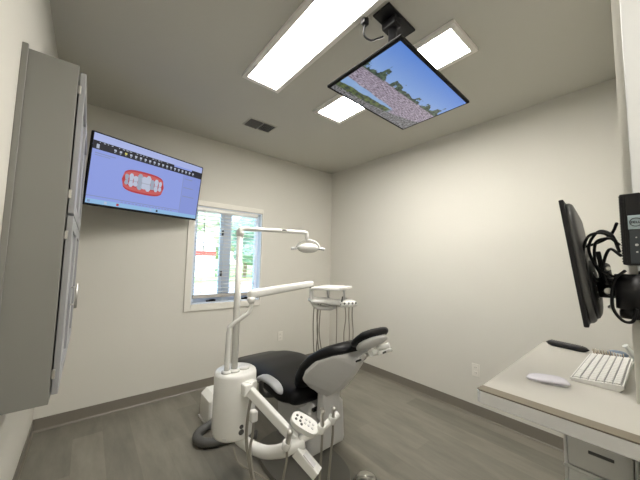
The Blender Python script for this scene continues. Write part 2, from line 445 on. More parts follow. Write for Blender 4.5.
# TV on the window wall, showing a dental scan program
M1, W1, H1 = tv_frame((-0.034,2.627,2.316), (0.86,2.976,2.329), (0.837,3.055,1.779), (-0.057,2.707,1.766))
cen = M1 @ V((W1/2, H1/2, 0))
t = thing('television', 'wall-mounted television showing red gums and teeth on a lavender screen', 'television', cen)
b = newbm(); box(b, 0, W1, 0, H1, -0.03, 0, 0.004, M=M1); box(b, W1*0.2, W1*0.8, H1*0.12, H1*0.7, -0.055, -0.03, 0.01, M=M1); obj('casing', b, M_bezel, t)
bz = 0.010
b = newbm(); SX, SY, SW, SH = bz, bz+0.008, W1-2*bz, H1-2*bz-0.008
mats = [E_bg, E_win, E_dark, E_icon, E_yel, E_gum, E_gum2, E_tooth, E_tooth2, E_side, E_line, E_task]
def S(u, v): return (SX+u*SW, SY+(1-v)*SH)
def sr(u0, u1, v0, v1, lay, mi): rct(b, *(S(u0,v0)[0], S(u1,v0)[0]), *(S(u0,v1)[1], S(u0,v0)[1]), 0.0006+lay*0.0004, M1, mi)
sr(0, 1, 0, 1, 0, 0)
sr(0, 1, 0, 0.105, 1, 1); sr(0, 0.68, 0.105, 0.135, 1, 2); sr(0.88, 1, 0.105, 0.135, 1, 2)
sr(0, 1, 0.135, 0.225, 1, 2)
for i in range(22): sr(0.015+i*0.028, 0.015+i*0.028+random.uniform(.006,.02), 0.115, 0.126, 2, 3) if i % 5 else None
sr(0.025, 0.045, 0.15, 0.21, 2, 3)
for i in range(19):
    u = 0.15+i*0.041; sr(u, u+0.018, 0.155, 0.185, 2, 4 if i == 2 else 3); sr(u+0.002, u+0.014, 0.195, 0.203, 2, 3)
sr(0.795, 1, 0.225, 0.935, 1, 9); sr(0.793, 0.797, 0.225, 0.935, 2, 10)
for i in range(3): sr(0.81, 0.9+0.02*i, 0.29+i*0.16, 0.305+i*0.16, 2, 10)
sr(0.02, 0.17, 0.27, 0.283, 2, 10); sr(0.02, 0.13, 0.30, 0.31, 2, 10)
sr(0, 0.79, 0.885, 0.895, 1, 10)
for i in range(16): sr(0.25+i*0.03, 0.25+i*0.03+0.018, 0.91, 0.922, 2, 10)
sr(0, 1, 0.935, 1, 1, 11)
for i, u in enumerate((0.012, 0.13, 0.22, 0.5, 0.56)): sr(u, u+0.018, 0.95, 0.985, 2, [10, 7, 5, 1, 2][i])
# the two gum arches and the teeth
cu, cv, au, av = 0.42, 0.555, 0.185, 0.185
def arch(s, lay, mi, k0, k1):
    top, bot = [], []
    for i in range(25):
        q = -1+2*i/24; x = cu+au*q
        e = max(0, 1-abs(q)**5)
        top.append(S(x, cv + s*(k0*av*(e**0.35)*(1-0.12*q*q)+0.010))); bot.append(S(x, cv + s*(k1*av*(e**0.35))))
    for i in range(24):
        vs = [top[i], top[i+1], bot[i+1], bot[i]]
        flat(b, vs, 0.0006+lay*0.0004, M1, mi)
arch(-1, 1, 5, 0.93, 0.0); arch(1, 1, 5, 0.93, 0.0); arch(-1, 2, 6, 0.78, 0.50); arch(1, 2, 6, 0.78, 0.50)
for s in (-1, 1):
    n = 9
    for i in range(n):
        q = -0.9+1.8*(i+0.5)/n; wd = 0.033*(1-0.45*abs(q)); x = cu+au*q*(1.0)
        hgt = (0.135 if abs(q) < 0.35 else 0.11)*(1.0 if i % 2 else 0.78)*(1.0 if s < 0 else 0.85); y0 = cv + s*0.004
        pts = [S(x-wd*0.55, y0), S(x+wd*0.55, y0), S(x+wd*0.8, y0+s*hgt*0.7), S(x+wd*0.3, y0+s*hgt), S(x-wd*0.3, y0+s*hgt), S(x-wd*0.8, y0+s*hgt*0.7)]
        flat(b, pts, 0.0006+3*0.0004, M1, 7 if (i*7) % 3 else 8)
sr(cu-0.15, cu+0.15, cv-0.006, cv+0.004, 4, 8)
obj('screen', b, mats, t, fix=False)
b = newbm()
wy = V((cen.x-0.05, YB, cen.z))
box(b, wy.x-0.1, wy.x+0.1, YB-0.012, YB, wy.z-0.11, wy.z+0.11, 0.003)
back = M1 @ V((W1/2, H1/2, -0.055))
tube(b, [wy+V((0,-0.012,0)), wy+V((0.12,-0.06,0)), back], 0.018, 8)
obj('wall_bracket', b, M_black, t)

# TV hanging from the ceiling, showing a landscape
M2, W2, H2 = tv_frame((0.921,0.626,2.295), (1.65,0.661,2.317), (1.629,1.099,2.303), (0.9,1.063,2.282))
cen2 = M2 @ V((W2/2, H2/2, 0))
t = thing('television', 'television hung face down from the ceiling showing blue sky and stony ground', 'television', cen2)
b = newbm(); box(b, 0, W2, 0, H2, -0.015, 0, 0.004, M=M2); box(b, W2*0.12, W2*0.88, H2*0.12, H2*0.85, -0.05, -0.015, 0.01, M=M2)
obj('casing', b, M_bezel, t)
def landscape():
    m = bpy.data.materials.new('landscape_picture'); m.use_nodes = True
    nt = m.node_tree; N = nt.nodes; L = nt.links; bs = N['Principled BSDF']
    bs.inputs['Base Color'].default_value = (0.01,0.01,0.01,1); bs.inputs['Roughness'].default_value = 0.25
    uv = N.new('ShaderNodeUVMap'); sp = N.new('ShaderNodeSeparateXYZ'); L.new(uv.outputs['UV'], sp.inputs[0])
    def mth(op, a, b2=None, c2=None):
        n = N.new('ShaderNodeMath'); n.operation = op
        for i, q in enumerate((a, b2, c2)):
            if q is None: continue
            if isinstance(q, (int, float)): n.inputs[i].default_value = q
            else: L.new(q, n.inputs[i])
        return n.outputs[0]
    def noise(scale, vec, det=4):
        n = N.new('ShaderNodeTexNoise'); n.inputs['Scale'].default_value = scale; n.inputs['Detail'].default_value = det; L.new(vec, n.inputs['Vector']); return n.outputs['Fac']
    def ramp(fac, stops):
        r = N.new('ShaderNodeValToRGB'); e = r.color_ramp.elements
        e[0].position, e[0].color = stops[0][0], (*stops[0][1], 1); e[1].position, e[1].color = stops[-1][0], (*stops[-1][1], 1)
        for p, c_ in stops[1:-1]: q = e.new(p); q.color = (*c_, 1)
        L.new(fac, r.inputs['Fac']); return r.outputs['Color']
    def mix(f, a, b2):
        n = N.new('ShaderNodeMix'); n.data_type = 'RGBA'
        L.new(f, n.inputs['Factor']); L.new(a, n.inputs['A']); L.new(b2, n.inputs['B']); return n.outputs['Result']
    u, v = sp.outputs[0], sp.outputs[1]
    sky = ramp(v, [(0.50, (0.30, 0.48, 0.86)), (1.0, (0.10, 0.27, 0.80))])
    mp = N.new('ShaderNodeMapping'); mp.inputs['Scale'].default_value = (14, 60, 1); L.new(uv.outputs['UV'], mp.inputs['Vector'])
    g = ramp(noise(2.0, mp.outputs['Vector']), [(0.36, (0.09, 0.07, 0.09)), (0.5, (0.33, 0.27, 0.36)), (0.64, (0.62, 0.55, 0.68))])
    # foreground: dark pebbles, a strip of water with green bank on the left
    pm = N.new('ShaderNodeMapping'); pm.inputs['Scale'].default_value = (60, 34, 1); L.new(uv.outputs['UV'], pm.inputs['Vector'])
    peb = ramp(noise(1.0, pm.outputs['Vector'], 2), [(0.35, (0.03, 0.035, 0.03)), (0.65, (0.33, 0.32, 0.36))])
    n1 = noise(9, uv.outputs['UV'], 6)
    jit = mth('MULTIPLY', mth('SUBTRACT', n1, 0.5), 0.22)
    def below(edge, soft=0.01):
        return mth('MULTIPLY_ADD', mth('SUBTRACT', edge, mth('ADD', v, mth('MULTIPLY', jit, 0.25))), 1/soft, 0.5)
    def cl(x): 
        n = N.new('ShaderNodeClamp'); L.new(x, n.inputs[0]); return n.outputs[0]
    hor = mth('MULTIPLY_ADD', u, 0.02, 0.53)
    col = mix(cl(mth('MULTIPLY', mth('SUBTRACT', hor, v), 200)), sky, g)
    # trees on the horizon
    tn = noise(26, uv.outputs['UV'], 6)
    th = mth('MULTIPLY', mth('SUBTRACT', noise(9, mth_vec(N, L, u), 10), 0.40), 0.55)
    tree = mth('MULTIPLY', cl(mth('MULTIPLY', mth('SUBTRACT', mth('ADD', hor, th), mth('ADD', v, mth('MULTIPLY', jit, 1.7))), 60)),
               cl(mth('MULTIPLY', mth('SUBTRACT', v, mth('SUBTRACT', hor, 0.03)), 60)))
    tcol = ramp(tn, [(0.38, (0.005, 0.02, 0.02)), (0.65, (0.09, 0.15, 0.09))])
    col = mix(tree, col, tcol)
    # dark brown line, water, bank
    lf = cl(mth('MULTIPLY', mth('SUBTRACT', 0.63, u), 20))
    wl = mth('MULTIPLY_ADD', u, -0.10, 0.27)
    wat = mth('MULTIPLY', cl(below(mth('ADD', wl, 0.02))), lf)
    wc = ramp(n1, [(0.3, (0.25, 0.42, 0.75)), (0.7, (0.33, 0.52, 0.85))])
    col = mix(wat, col, wc)
    bk = mth('MULTIPLY', cl(below(mth('MULTIPLY_ADD', u, 0.06, 0.17))), lf)
    bc = ramp(tn, [(0.38, (0.02, 0.035, 0.03)), (0.68, (0.15, 0.21, 0.05))])
    col = mix(bk, col, bc)
    fg = cl(below(mth('MULTIPLY_ADD', mth('POWER', u, 3.0), 0.20, 0.085)))
    col = mix(fg, col, peb)
    L.new(col, bs.inputs['Emission Color']); bs.inputs['Emission Strength'].default_value = 0.75
    return m
def mth_vec(N, L, u):
    c = N.new('ShaderNodeCombineXYZ'); L.new(u, c.inputs[0]); return c.outputs[0]
b = newbm(); bz = 0.014
vs = [b.verts.new(M2 @ V((x, y, 0.0008))) for x, y in ((bz, bz), (W2-bz, bz), (W2-bz, H2-bz), (bz, H2-bz))]
f = b.faces.new(vs); ul = b.loops.layers.uv.new('UVMap')
for l, q in zip(f.loops, ((0,0),(1,0),(1,1),(0,1))): l[ul].uv = q
obj('screen', b, landscape(), t, fix=False)
b = newbm()
MP = Matrix.Translation((1.250, 0.895, 0)) @ Matrix.Rotation(0.03, 4, 'Z')
box(b, -0.13, 0.13, -0.055, 0.055, H-0.012, H, 0.004, M=MP)
box(b, -0.06, 0.0, -0.045, 0.045, H-0.06, H-0.012, 0.006, M=MP)
bk = M2 @ V((W2/2-0.02, H2/2, -0.05))
tube(b, [(1.232, 0.895, H-0.03), (1.232, 0.895, 2.40)], 0.024, 14)
tube(b, [(1.232, 0.895, 2.42), (1.235, 0.88, 2.36)], 0.034, 12)
box(b, -0.13, 0.13, -0.07, 0.07, 2.345, 2.36, 0.003, M=MP)
for sx in (-0.11, 0.11): box(b, sx-0.012, sx+0.012, -0.10, 0.10, 2.335, 2.35, 0.002, M=MP)
obj('ceiling_mount', b, M_black, t)
cp = thing('ceiling_outlet', 'white outlet cover on the ceiling beside the black mount plate', 'outlet', (1.085, 1.02, H))
b = newbm(); box(b, 1.03, 1.14, 0.965, 1.075, H-0.006, H, 0.002); obj('cover_plate', b, M_ceil, cp)
pc = thing('power_cord', 'black plug and cord running from the ceiling outlet to the hung television', 'cord', (1.085, 1.0, H))
b = newbm(); box(b, 1.075, 1.115, 0.965, 0.995, H-0.05, H-0.006, 0.006); obj('plug', b, M_black, pc)
b = newbm(); tube(b, [(1.095, 0.98, H-0.045), (1.10, 0.99, H-0.10), (1.14, 0.975, H-0.12), (1.18, 0.95, H-0.10), (1.20, 0.935, H-0.09)], 0.005, 8, smooth=6); obj('cable', b, M_black, pc)

# ------------------------------------------------------------------ desk
DX0, DX1, DY0, DY1, DZ = 1.018, 1.93, 0.0665, 0.408, 0.97
dk = thing('desk', 'cream laminate counter desk with a metal front edge', 'desk', (DX0, DY1, DZ))
b = newbm()
poly = [(DX0+0.014, 0.02), (1.304, 0.02), (1.304, 0.0665), (DX1, DY0), (DX1, DY1+0.012), (DX1-0.01, DY1+0.018), (DX0+0.014, DY1-0.004)]
prism(b, poly, 0.040, Matrix.Translation((0,0,DZ-0.040)), 0.0015); obj('worktop', b, M_desk, dk)
b = newbm(); poly = [(DX0, 0.02), (DX0+0.014, 0.02), (DX0+0.014, DY1-0.004), (DX0+0.008, DY1), (DX0, DY1-0.012)]
prism(b, poly, 0.038, Matrix.Translation((0,0,DZ-0.041)), 0.001); obj('metal_edge', b, M_alu, dk)
b = newbm(); prism(b, [(DX0-0.001, 0.02), (DX0+0.045, 0.02), (DX0+0.045, DY1-0.003), (DX0+0.006, DY1), (DX0-0.001, DY1-0.012)], 0.0025, Matrix.Translation((0,0,DZ-0.001)), 0.0008); obj('edge_strip', b, M_brown, dk)
b = newbm()
for x in (1.36, 1.78):
    b = newbm(); prism(b, [(0.0665, DZ-0.041), (0.33, DZ-0.041), (0.33, DZ-0.06), (0.0665, DZ-0.15)], 0.025, rot_to((x, 0, 0), V((0,1,0)), V((0,0,1)), V((1,0,0))), 0.002); obj('support_bracket', b, M_trim, dk)

# drawer cart
ct = thing('drawer_cart', 'grey plastic drawer cart with slot handles under the desk', 'drawers', (1.55, 0.165, 0))
cx0, cx1, cy0, cy1 = 1.40, 1.74, 0.075, 0.262
b = newbm()
box(b, cx0+0.01, cx1, cy0, cy0+0.01, 0.03, 0.80, 0.003); box(b, cx0+0.01, cx1, cy1-0.01, cy1, 0.03, 0.80, 0.003)
box(b, cx0, cx1, cy0-0.002, cy1+0.002, 0.79, 0.81, 0.004); box(b, cx0, cx1, cy0-0.002, cy1+0.002, 0.03, 0.05, 0.004)
box(b, cx1-0.01, cx1, cy0, cy1, 0.05, 0.79)
for z in (0.655, 0.50, 0.345, 0.195): box(b, cx0, cx1, cy0, cy1, z-0.005, z+0.005, 0.002)
obj('frame', b, M_cart, ct)
for z0, z1 in ((0.662, 0.787), (0.507, 0.648), (0.352, 0.493), (0.202, 0.338), (0.052, 0.188)):
    b = newbm(); box(b, cx0+0.004, cx1-0.02, cy0+0.012, cy1-0.012, z0, z1, 0.004); d = obj('drawer', b, M_cart, ct)
    b = newbm(); box(b, cx0-0.001, cx0+0.006, cy0+0.055, cy1-0.068, (z0+z1)/2+0.000, (z0+z1)/2+0.010, 0.002); obj('handle_slot', b, M_dgrey, d)
for x in (cx0+0.03, cx1-0.03):
    for y in (cy0+0.025, cy1-0.025):
        b = newbm(); lathe(b, [(0.014, -0.008), (0.015, 0), (0.014, 0.008)], (x, y, 0.015), (1,0,0), 14); box(b, x-0.006, x+0.006, y-0.006, y+0.006, 0.015, 0.032); obj('caster', b, M_dgrey, ct)

# ------------------------------------------------------------------ keyboard, mouse
kx0, kx1, ky0, ky1 = 1.372, 1.82, 0.095, 0.228
kb = thing('keyboard', 'white compact keyboard lying on the desk', 'keyboard', ((kx0+kx1)/2, (ky0+ky1)/2, DZ))
yb, yf = ky0, ky1     # back side (raised) near the front wall, front side toward the seat
def ktop(y): return DZ + 0.011 + (yf-y)/(yf-yb)*0.012
b = newbm()
prism(b, [(yb, DZ+0.012), (yb, ktop(yb)), (yf, ktop(yf)), (yf, DZ+0.001), (yb+0.03, DZ+0.001), (yb+0.012, DZ+0.0005)], kx1-kx0, rot_to((kx0, 0, 0), V((0,1,0)), V((0,0,1)), V((1,0,0))), 0.002)
obj('body', b, M_key, kb)
b = newbm(); rows = 6; rh = (yf-yb-0.012)/rows; slope = math.atan2(0.012, yf-yb)
for r_ in range(rows):
    yc = yf-0.006-rh*(r_+0.5); n = 17; x = kx0+0.008; kw = (kx1-kx0-0.016)/n; i = 0
    while i < n:
        k = 5 if (r_ == 0 and i == 4) else 1
        wv = kw*k
        Mk = Matrix.Translation((x+wv/2, yc, ktop(yc)+0.0015)) @ Matrix.Rotation(-slope, 4, 'X')
        box(b, -wv/2+0.0014, wv/2-0.0014, -rh/2+0.0016, rh/2-0.0016, -0.0015, 0.0025, 0.0012, M=Mk, seg=1)
        x += wv; i += k
obj('keys', b, M_key, kb)
b = newbm()
for r_ in range(rows+1):
    yc = yf-0.006-rh*r_
    Mk = Matrix.Translation(((kx0+kx1)/2, yc, ktop(yc)+0.0003)) @ Matrix.Rotation(-slope, 4, 'X')
    box(b, -(kx1-kx0)/2+0.006, (kx1-kx0)/2-0.006, -0.0018, 0.0018, -0.0005, 0.0005, M=Mk)
obj('key_gaps', b, M_kgrey, kb)
ms = thing('computer_mouse', 'flat pale white mouse lying on the desk beside the keyboard', 'mouse', (1.28, 0.272, DZ))
b = newbm(); secs = []
ax = V((-0.045, 0.125, 0)).normalized(); sd = V((ax.y, -ax.x, 0))
for i in range(15):
    q = -1+2*i/14; e = math.sqrt(max(0.0001, 1-abs(q)**3)); hgt = 0.010*(1-0.25*q)*e
    secs.append((V((1.285, 0.274, DZ+0.0015+hgt*0.75+0.002))+ax*q*0.062, sd, V((0,0,1)), 0.036*e, max(0.001, hgt*0.75+0.0015)))
loft(b, secs, 24, 2.5); obj('shell', b, M_mouse, ms)
b = newbm(); loft(b, [(V((1.28, 0.272, DZ+0.0012))+ax*q*0.058, sd, V((0,0,1)), 0.027*math.sqrt(max(0.001, 1-abs(q)**3)), 0.0011) for q in [-1+2*i/10 for i in range(11)]], 20, 2.5); obj('base', b, M_white, ms)

# things at the far end of the desk
pr = thing('handset', 'slim black ridged handset lying at the far end of the desk', 'handset', (1.905, 0.33, DZ))
b = newbm(); A, B = V((1.90, 0.405, DZ+0.013)), V((1.865, 0.235, DZ+0.013)); dd = (B-A).normalized(); sd = V((dd.y, -dd.x, 0)); secs = []
for i in range(13):
    q = i/12; e = math.sqrt(max(0.02, 1-abs(2*q-1)**5)); secs.append((A+(B-A)*q, sd, V((0,0,1)), 0.024*e, 0.0135*e))
loft(b, secs, 20, 3); obj('body', b, M_black, pr)
b = newbm()
for i in range(14): 
    p = A+(B-A)*(0.12+0.055*i)+V((0,0,0.0115)); box(b, -0.015, 0.015, -0.002, 0.002, -0.001, 0.0015, M=rot_to(p, sd, dd, V((0,0,1))))
obj('ridges', b, M_dgrey, pr)
cc = thing('coiled_cable', 'beaded silver coiled cable behind the keyboard', 'cable', (1.88, 0.18, DZ))
b = newbm(); pts = []
for i in range(120):
    q = i/119; a = q*2*PI*12
    pts.append((1.872+0.010*math.cos(a)+0.01*q, 0.225-0.105*q, DZ+0.0135+0.010*math.sin(a)))
tube(b, pts, 0.0026, 6); obj('coil', b, mat('beige_metal', (0.42, 0.37, 0.30), 0.3, metal=0.5), cc)
bd2 = thing('scanner_cradle', 'slate blue plastic cradle with a pale label on the desk end', 'cradle', (1.87, 0.115, DZ))
b = newbm(); secs = []
for i in range(9):
    q = -1+2*i/8; e = math.sqrt(max(0.03, 1-abs(q)**3)); secs.append((V((1.895, 0.145+q*0.035, DZ+0.016)), V((1,0,0)), V((0,0,1)), 0.022*e, 0.0145*e))
loft(b, secs, 20, 3); obj('body', b, M_blue, bd2)
b = newbm(); box(b, 1.8715, 1.8745, 0.130, 0.158, DZ+0.008, DZ+0.023, 0.001); obj('label_sticker', b, M_paper, bd2)
ps = thing('phone_receiver_stand', 'upright white slanted stand beside the keyboard on the desk', 'stand', (1.80, 0.09, DZ))
b = newbm()
box(b, 1.855, 1.92, 0.072, 0.106, DZ+0.0005, DZ+0.008, 0.003)
tube(b, [(1.885, 0.085, DZ+0.008), (1.875, 0.10, DZ+0.035), (1.865, 0.118, DZ+0.065)], [0.012, 0.011, 0.006], 12, smooth=4)
obj('body', b, M_tape, ps)

# ------------------------------------------------------------------ monitor on its arm
mo = thing('computer_monitor', 'black computer monitor on a wall arm above the desk, seen from its edge', 'monitor', (1.33, 0.19, 1.38))
c00, c10, c11, c01 = V((1.095, 0.178, 1.580)), V((1.60, 0.219, 1.580)), V((1.60, 0.176, 1.208)), V((1.095, 0.135, 1.208))
# local: x along the width, y up, z toward the back (away from the screen)
ox = (c11-c01).normalized(); oy = (c00-c01); oy = (oy-ox*oy.dot(ox)).normalized(); oz = ox.cross(oy)
Wm, Hm = (c11-c01).length, (c00-c01).length
# back face must look toward -y
if oz.y > 0: MM = rot_to(c11, -ox, oy, -oz)
else: MM = rot_to(c01, ox, oy, oz)
b = newbm(); box(b, 0, Wm, 0, Hm, -0.012, 0.0, 0.003, M=MM); obj('bezel', b, M_black, mo)
b = newbm(); secs = []
for i, (k, d_) in enumerate(((1.0, 0.0), (0.995, 0.008), (0.97, 0.014), (0.9, 0.017), (0.6, 0.018))):
    secs.append((MM @ V((Wm/2, Hm/2, d_)), MM.to_3x3() @ V((1,0,0)), MM.to_3x3() @ V((0,1,0)), Wm/2*k, Hm/2*k))
loft(b, secs, 48, 7); obj('back_cover', b, mat('matte_black_back', (0.05, 0.05, 0.048), 0.42, noise=0.1), mo)
b = newbm(); loft(b, [(MM @ V((Wm/2, Hm*0.27, d_)), MM.to_3x3() @ V((1,0,0)), MM.to_3x3() @ V((0,1,0)), Wm*0.46*k, Hm*0.25*k) for k, d_ in ((1.0, 0.016), (0.97, 0.022), (0.88, 0.027), (0.7, 0.029))], 40, 4); obj('rear_housing', b, M_black, mo)
b = newbm(); rct(b, 0.01, Wm-0.01, 0.014, Hm-0.01, -0.0125, MM); obj('screen', b, M_bezel, mo)
near = 0 if (MM @ V((0,0,0))).x < (MM @ V((Wm,0,0))).x else 1
for k in range(5):
    b = newbm(); xx = 0.085; xx = xx if near == 0 else Wm-xx
    p = MM @ V((xx, 0.150-0.019*k, 0.0265)); nz = (MM.to_3x3() @ V((0,0,1)))
    lathe(b, [(0.0022, 0), (0.0022, 0.003), (0, 0.0035)], p, nz, 8); obj('indicator_dot', b, M_white, mo)
ctr = MM @ V((Wm/2, Hm*0.45, 0.040)); hub = V((1.155, 0.062, 1.305))
b = newbm(); box(b, -0.05, 0.05, -0.05, 0.05, 0, 0.012, 0.002, M=MM @ Matrix.Translation((Wm/2, Hm*0.45, 0.040))); obj('mount_plate', b, M_black, mo)

ar = thing('monitor_arm', 'black jointed arm holding the monitor at the wall end', 'monitor arm', (1.2, 0.05, 1.3))
b = newbm(); box(b, 1.28, 1.3046, -0.02, 0.045, 1.20, 1.37, 0.004); obj('wall_plate', b, M_black, ar)
b = newbm(); tube(b, [(1.16, 0.056, 1.265), (1.16, 0.056, 1.36)], 0.030, 20); tube(b, [(1.16, 0.05, 1.31), (1.275, 0.015, 1.31)], 0.024, 14)
lathe(b, [(0.024, 0), (0.024, 0.02), (0.018, 0.03)], (1.16, 0.056, 1.24), (0,0,1), 16); obj('hub', b, M_black, ar)
b = newbm(); ends = MM @ V((Wm/2, Hm*0.45, 0.052))
tube(b, [(1.16, 0.056, 1.315), (1.21, 0.09, 1.31), (1.26, 0.11, 1.315)], 0.020, 12)
tube(b, [(1.26, 0.11, 1.315), ends], 0.016, 12); lathe(b, [(0.024, -0.03), (0.024, 0.03)], (1.26, 0.11, 1.315), (0,0,1), 16)
obj('link', b, M_black, ar)
for q0, q1, qr in (((1.195, 0.104, 1.372), (1.165, 0.097, 1.375), 0.006), ((1.20, 0.104, 1.308), (1.17, 0.10, 1.310), 0.009), ((1.195, 0.10, 1.262), (1.15, 0.092, 1.264), 0.006)):
    b = newbm(); tube(b, [q0, q1], qr, 10); obj('chrome_pin', b, M_steel, ar)

cp = thing('mini_computer', 'black upright mini computer with a silver badge by the wall end', 'computer', (1.09, 0.045, 1.42))
b = newbm(); box(b, 1.10, 1.275, 0.018, 0.056, 1.385, 1.570, 0.003)
for i in range(25): box(b, 1.105, 1.27, 0.0555, 0.0575, 1.392+i*0.0071, 1.3955+i*0.0071)
for i in range(3): box(b, 1.0985, 1.1005, 0.0445+i*0.004, 0.0465+i*0.004, 1.39, 1.565)
obj('case', b, M_black, cp)
b = newbm(); box(b, 1.097, 1.1005, 0.016, 0.042, 1.388, 1.478, 0.001); fp = obj('front_panel', b, M_navy, cp)
b = newbm(); box(b, 1.0955, 1.0978, 0.014, 0.043, 1.476, 1.512, 0.0008); bg = obj('badge', b, M_badge, cp)
b = newbm(); ring = [(1.0945, 0.0290+0.0105*math.cos(a*PI/12), 1.494+0.0105*math.sin(a*PI/12)) for a in range(25)]
tube(b, ring, 0.0009, 6, caps=False); obj('badge_ring', b, M_navy, bg)
# the four letters inside the ring
ly = 0.0362; sw = 0.0008
def stroke(bm, y0, z0, y1, z1): tube(bm, [(1.0948, y0, z0), (1.0948, y1, z1)], sw, 6)
for ch_, yy in zip('DELL', (0.0368, 0.0325, 0.0282, 0.0242)):
    b = newbm(); zb, zt, wl = 1.4915, 1.4965, -0.0028
    stroke(b, yy, zb, yy, zt)
    if ch_ == 'D': tube(b, [(1.0948, yy, zt), (1.0948, yy+wl, zt-0.001), (1.0948, yy+wl, zb+0.001), (1.0948, yy, zb)], sw, 6)
    if ch_ in 'EL': stroke(b, yy, zb, yy+wl, zb)
    if ch_ == 'E': stroke(b, yy, zt, yy+wl, zt); stroke(b, yy, (zb+zt)/2, yy+wl, (zb+zt)/2)
    obj('badge_letter', b, M_navy, bg)
for z, r_ in ((1.455, 0.0015), (1.436, 0.0032), (1.418, 0.0020)):
    b = newbm(); lathe(b, [(r_, 0), (r_, 0.0015)], (1.0972, 0.030, z), (-1,0,0), 12); obj('port', b, M_tape, fp)
b = newbm(); box(b, 1.20, 1.3046, 0.010, 0.0175, 1.375, 1.54, 0.002); obj('bracket', b, M_black, cp)

for o_ in cp.children: o_.matrix_parent_inverse = Matrix.Translation((-0.03, 0.006, 0)) @ o_.matrix_parent_inverse
cb = thing('cable_bundle', 'looped black cables between the monitor and the mini computer', 'cable', (1.15, 0.10, 1.4))
loops = [
 [(1.13,0.070,1.44),(1.14,0.10,1.475),(1.16,0.135,1.470),(1.17,0.150,1.42),(1.165,0.14,1.37),(1.16,0.12,1.335)],
 [(1.12,0.070,1.42),(1.14,0.085,1.47),(1.18,0.115,1.485),(1.18,0.138,1.44),(1.17,0.125,1.385),(1.15,0.10,1.36),(1.15,0.07,1.345)],
 [(1.12,0.072,1.50),(1.15,0.085,1.475),(1.18,0.11,1.455),(1.20,0.15,1.44)],
 [(1.13,0.068,1.41),(1.15,0.09,1.43),(1.17,0.105,1.40),(1.17,0.11,1.36),(1.15,0.10,1.33)],
 [(1.12,0.062,1.37),(1.14,0.085,1.34),(1.15,0.092,1.27),(1.14,0.075,1.235),(1.13,0.055,1.235),(1.12,0.045,1.27)],
 [(1.12,0.075,1.45),(1.13,0.09,1.46),(1.16,0.12,1.45),(1.18,0.125,1.39),(1.19,0.11,1.34)]]
for lp in loops:
    b = newbm(); tube(b, lp, 0.0038, 8, smooth=8); obj('cable', b, M_black, cb)

# ------------------------------------------------------------------ dental chair
X0 = 1.345
ch = thing('dental_chair', 'black and white reclined dental chair in the middle of the room', 'dental chair', (X0, 1.7, 0))
XD = V((1,0,0))
def path_secs(pts, wids, ths, sub=6):
    """pts (y,z) in the chair plane; returns loft sections with round ends"""
    P = smooth_path([V((X0, y, z)) for y, z in pts], sub); n = len(P); secs = []
    def val(a, i): 
        q = i/(n-1)*(len(a)-1); k = min(int(q), len(a)-2); s = q-k; s = s*s*(3-2*s); return a[k]*(1-s)+a[k+1]*s
    for i, p in enumerate(P):
        d = (P[min(i+1, n-1)]-P[max(i-1, 0)]).normalized(); nn = XD.cross(d); nn = nn if nn.z > 0 else -nn
        secs.append((p, XD, nn, val(wids, i), val(ths, i)))
    # rounded caps
    def cap(s, dirv, rev):
        out = []
        for k in range(1, 6):
            a = k/5*PI/2; off = math.sin(a)*0.05; sc = math.cos(a)
            out.append((s[0]+dirv*off, s[1], s[2], max(0.002, s[3]-0.06*(1-sc)), max(0.002, s[4]*sc+0.002)))
        return out[::-1] if rev else out
    d0 = (P[0]-P[1]).normalized(); d1 = (P[-1]-P[-2]).normalized()
    return cap(secs[0], d0, True)+secs+cap(secs[-1], d1, False)
b = newbm()
loft(b, path_secs([(1.64,0.455),(1.76,0.452),(1.95,0.470),(2.15,0.482),(2.35,0.470),(2.58,0.425)], [0.24,0.275,0.285,0.285,0.27,0.235], [0.065,0.07,0.065,0.055,0.045,0.035]), 32, 3.6)
obj('seat_cushion', b, M_uph, ch)
b = newbm()
loft(b, path_secs([(1.70,0.372),(1.82,0.372),(2.0,0.385),(2.3,0.385),(2.5,0.36)], [0.17,0.20,0.21,0.19,0.15], [0.03,0.035,0.035,0.025,0.02]), 28, 4)
obj('seat_shell', b, M_grey, ch)
# reclined back: axis from hip to shoulders
phi = math.radians(42)
ua = V((0, -math.cos(phi), math.sin(phi))); nb = V((0, math.sin(phi), math.cos(phi)))   # nb: toward the patient
hip = V((X0, 1.575, 0.515))
def onback(s, d): return hip + ua*s + nb*d
def vsecs(bm, rows):
    # rows: (s, half width, wrap depth, ridge half width, ridge depth); a boat-shaped shell with a raised spine
    rings = []
    for s_, w_, fd, rw, rd in rows:
        ring = [(-w_, fd+0.012), (-w_, fd-0.012), (-rw, rd), (rw, rd), (w_, fd-0.012), (w_, fd+0.012), (0.5*w_, 0.02), (-0.5*w_, 0.02)]
        rings.append([bm.verts.new(onback(s_, d)+XD*x) for x, d in ring])
    n = 8
    for p_, q_ in zip(rings, rings[1:]):
        for k in range(n): bm.faces.new([p_[k], p_[(k+1)%n], q_[(k+1)%n], q_[k]])
    bm.faces.new(rings[0][::-1]); bm.faces.new(rings[-1])
    bmesh.ops.recalc_face_normals(bm, faces=bm.faces[:])
    es = [e_ for e_ in bm.edges]
    bmesh.ops.bevel(bm, geom=es, offset=0.007, segments=2, affect='EDGES', profile=0.5)
b = newbm()
def bs_(s, d, hw, hh): return (onback(s, d), XD, nb, hw, hh)
loft(b, [bs_(-0.06,0.05,0.10,0.004), bs_(-0.05,0.05,0.16,0.03), bs_(-0.01,0.05,0.21,0.042), bs_(0.07,0.065,0.240,0.042), bs_(0.18,0.085,0.255,0.042), bs_(0.28,0.085,0.25,0.042), bs_(0.37,0.072,0.225,0.042), bs_(0.44,0.05,0.17,0.038), bs_(0.475,0.03,0.12,0.03), bs_(0.485,0.028,0.06,0.006)], 36, 3.2)
obj('back_cushion', b, M_uph, ch)
b = newbm()
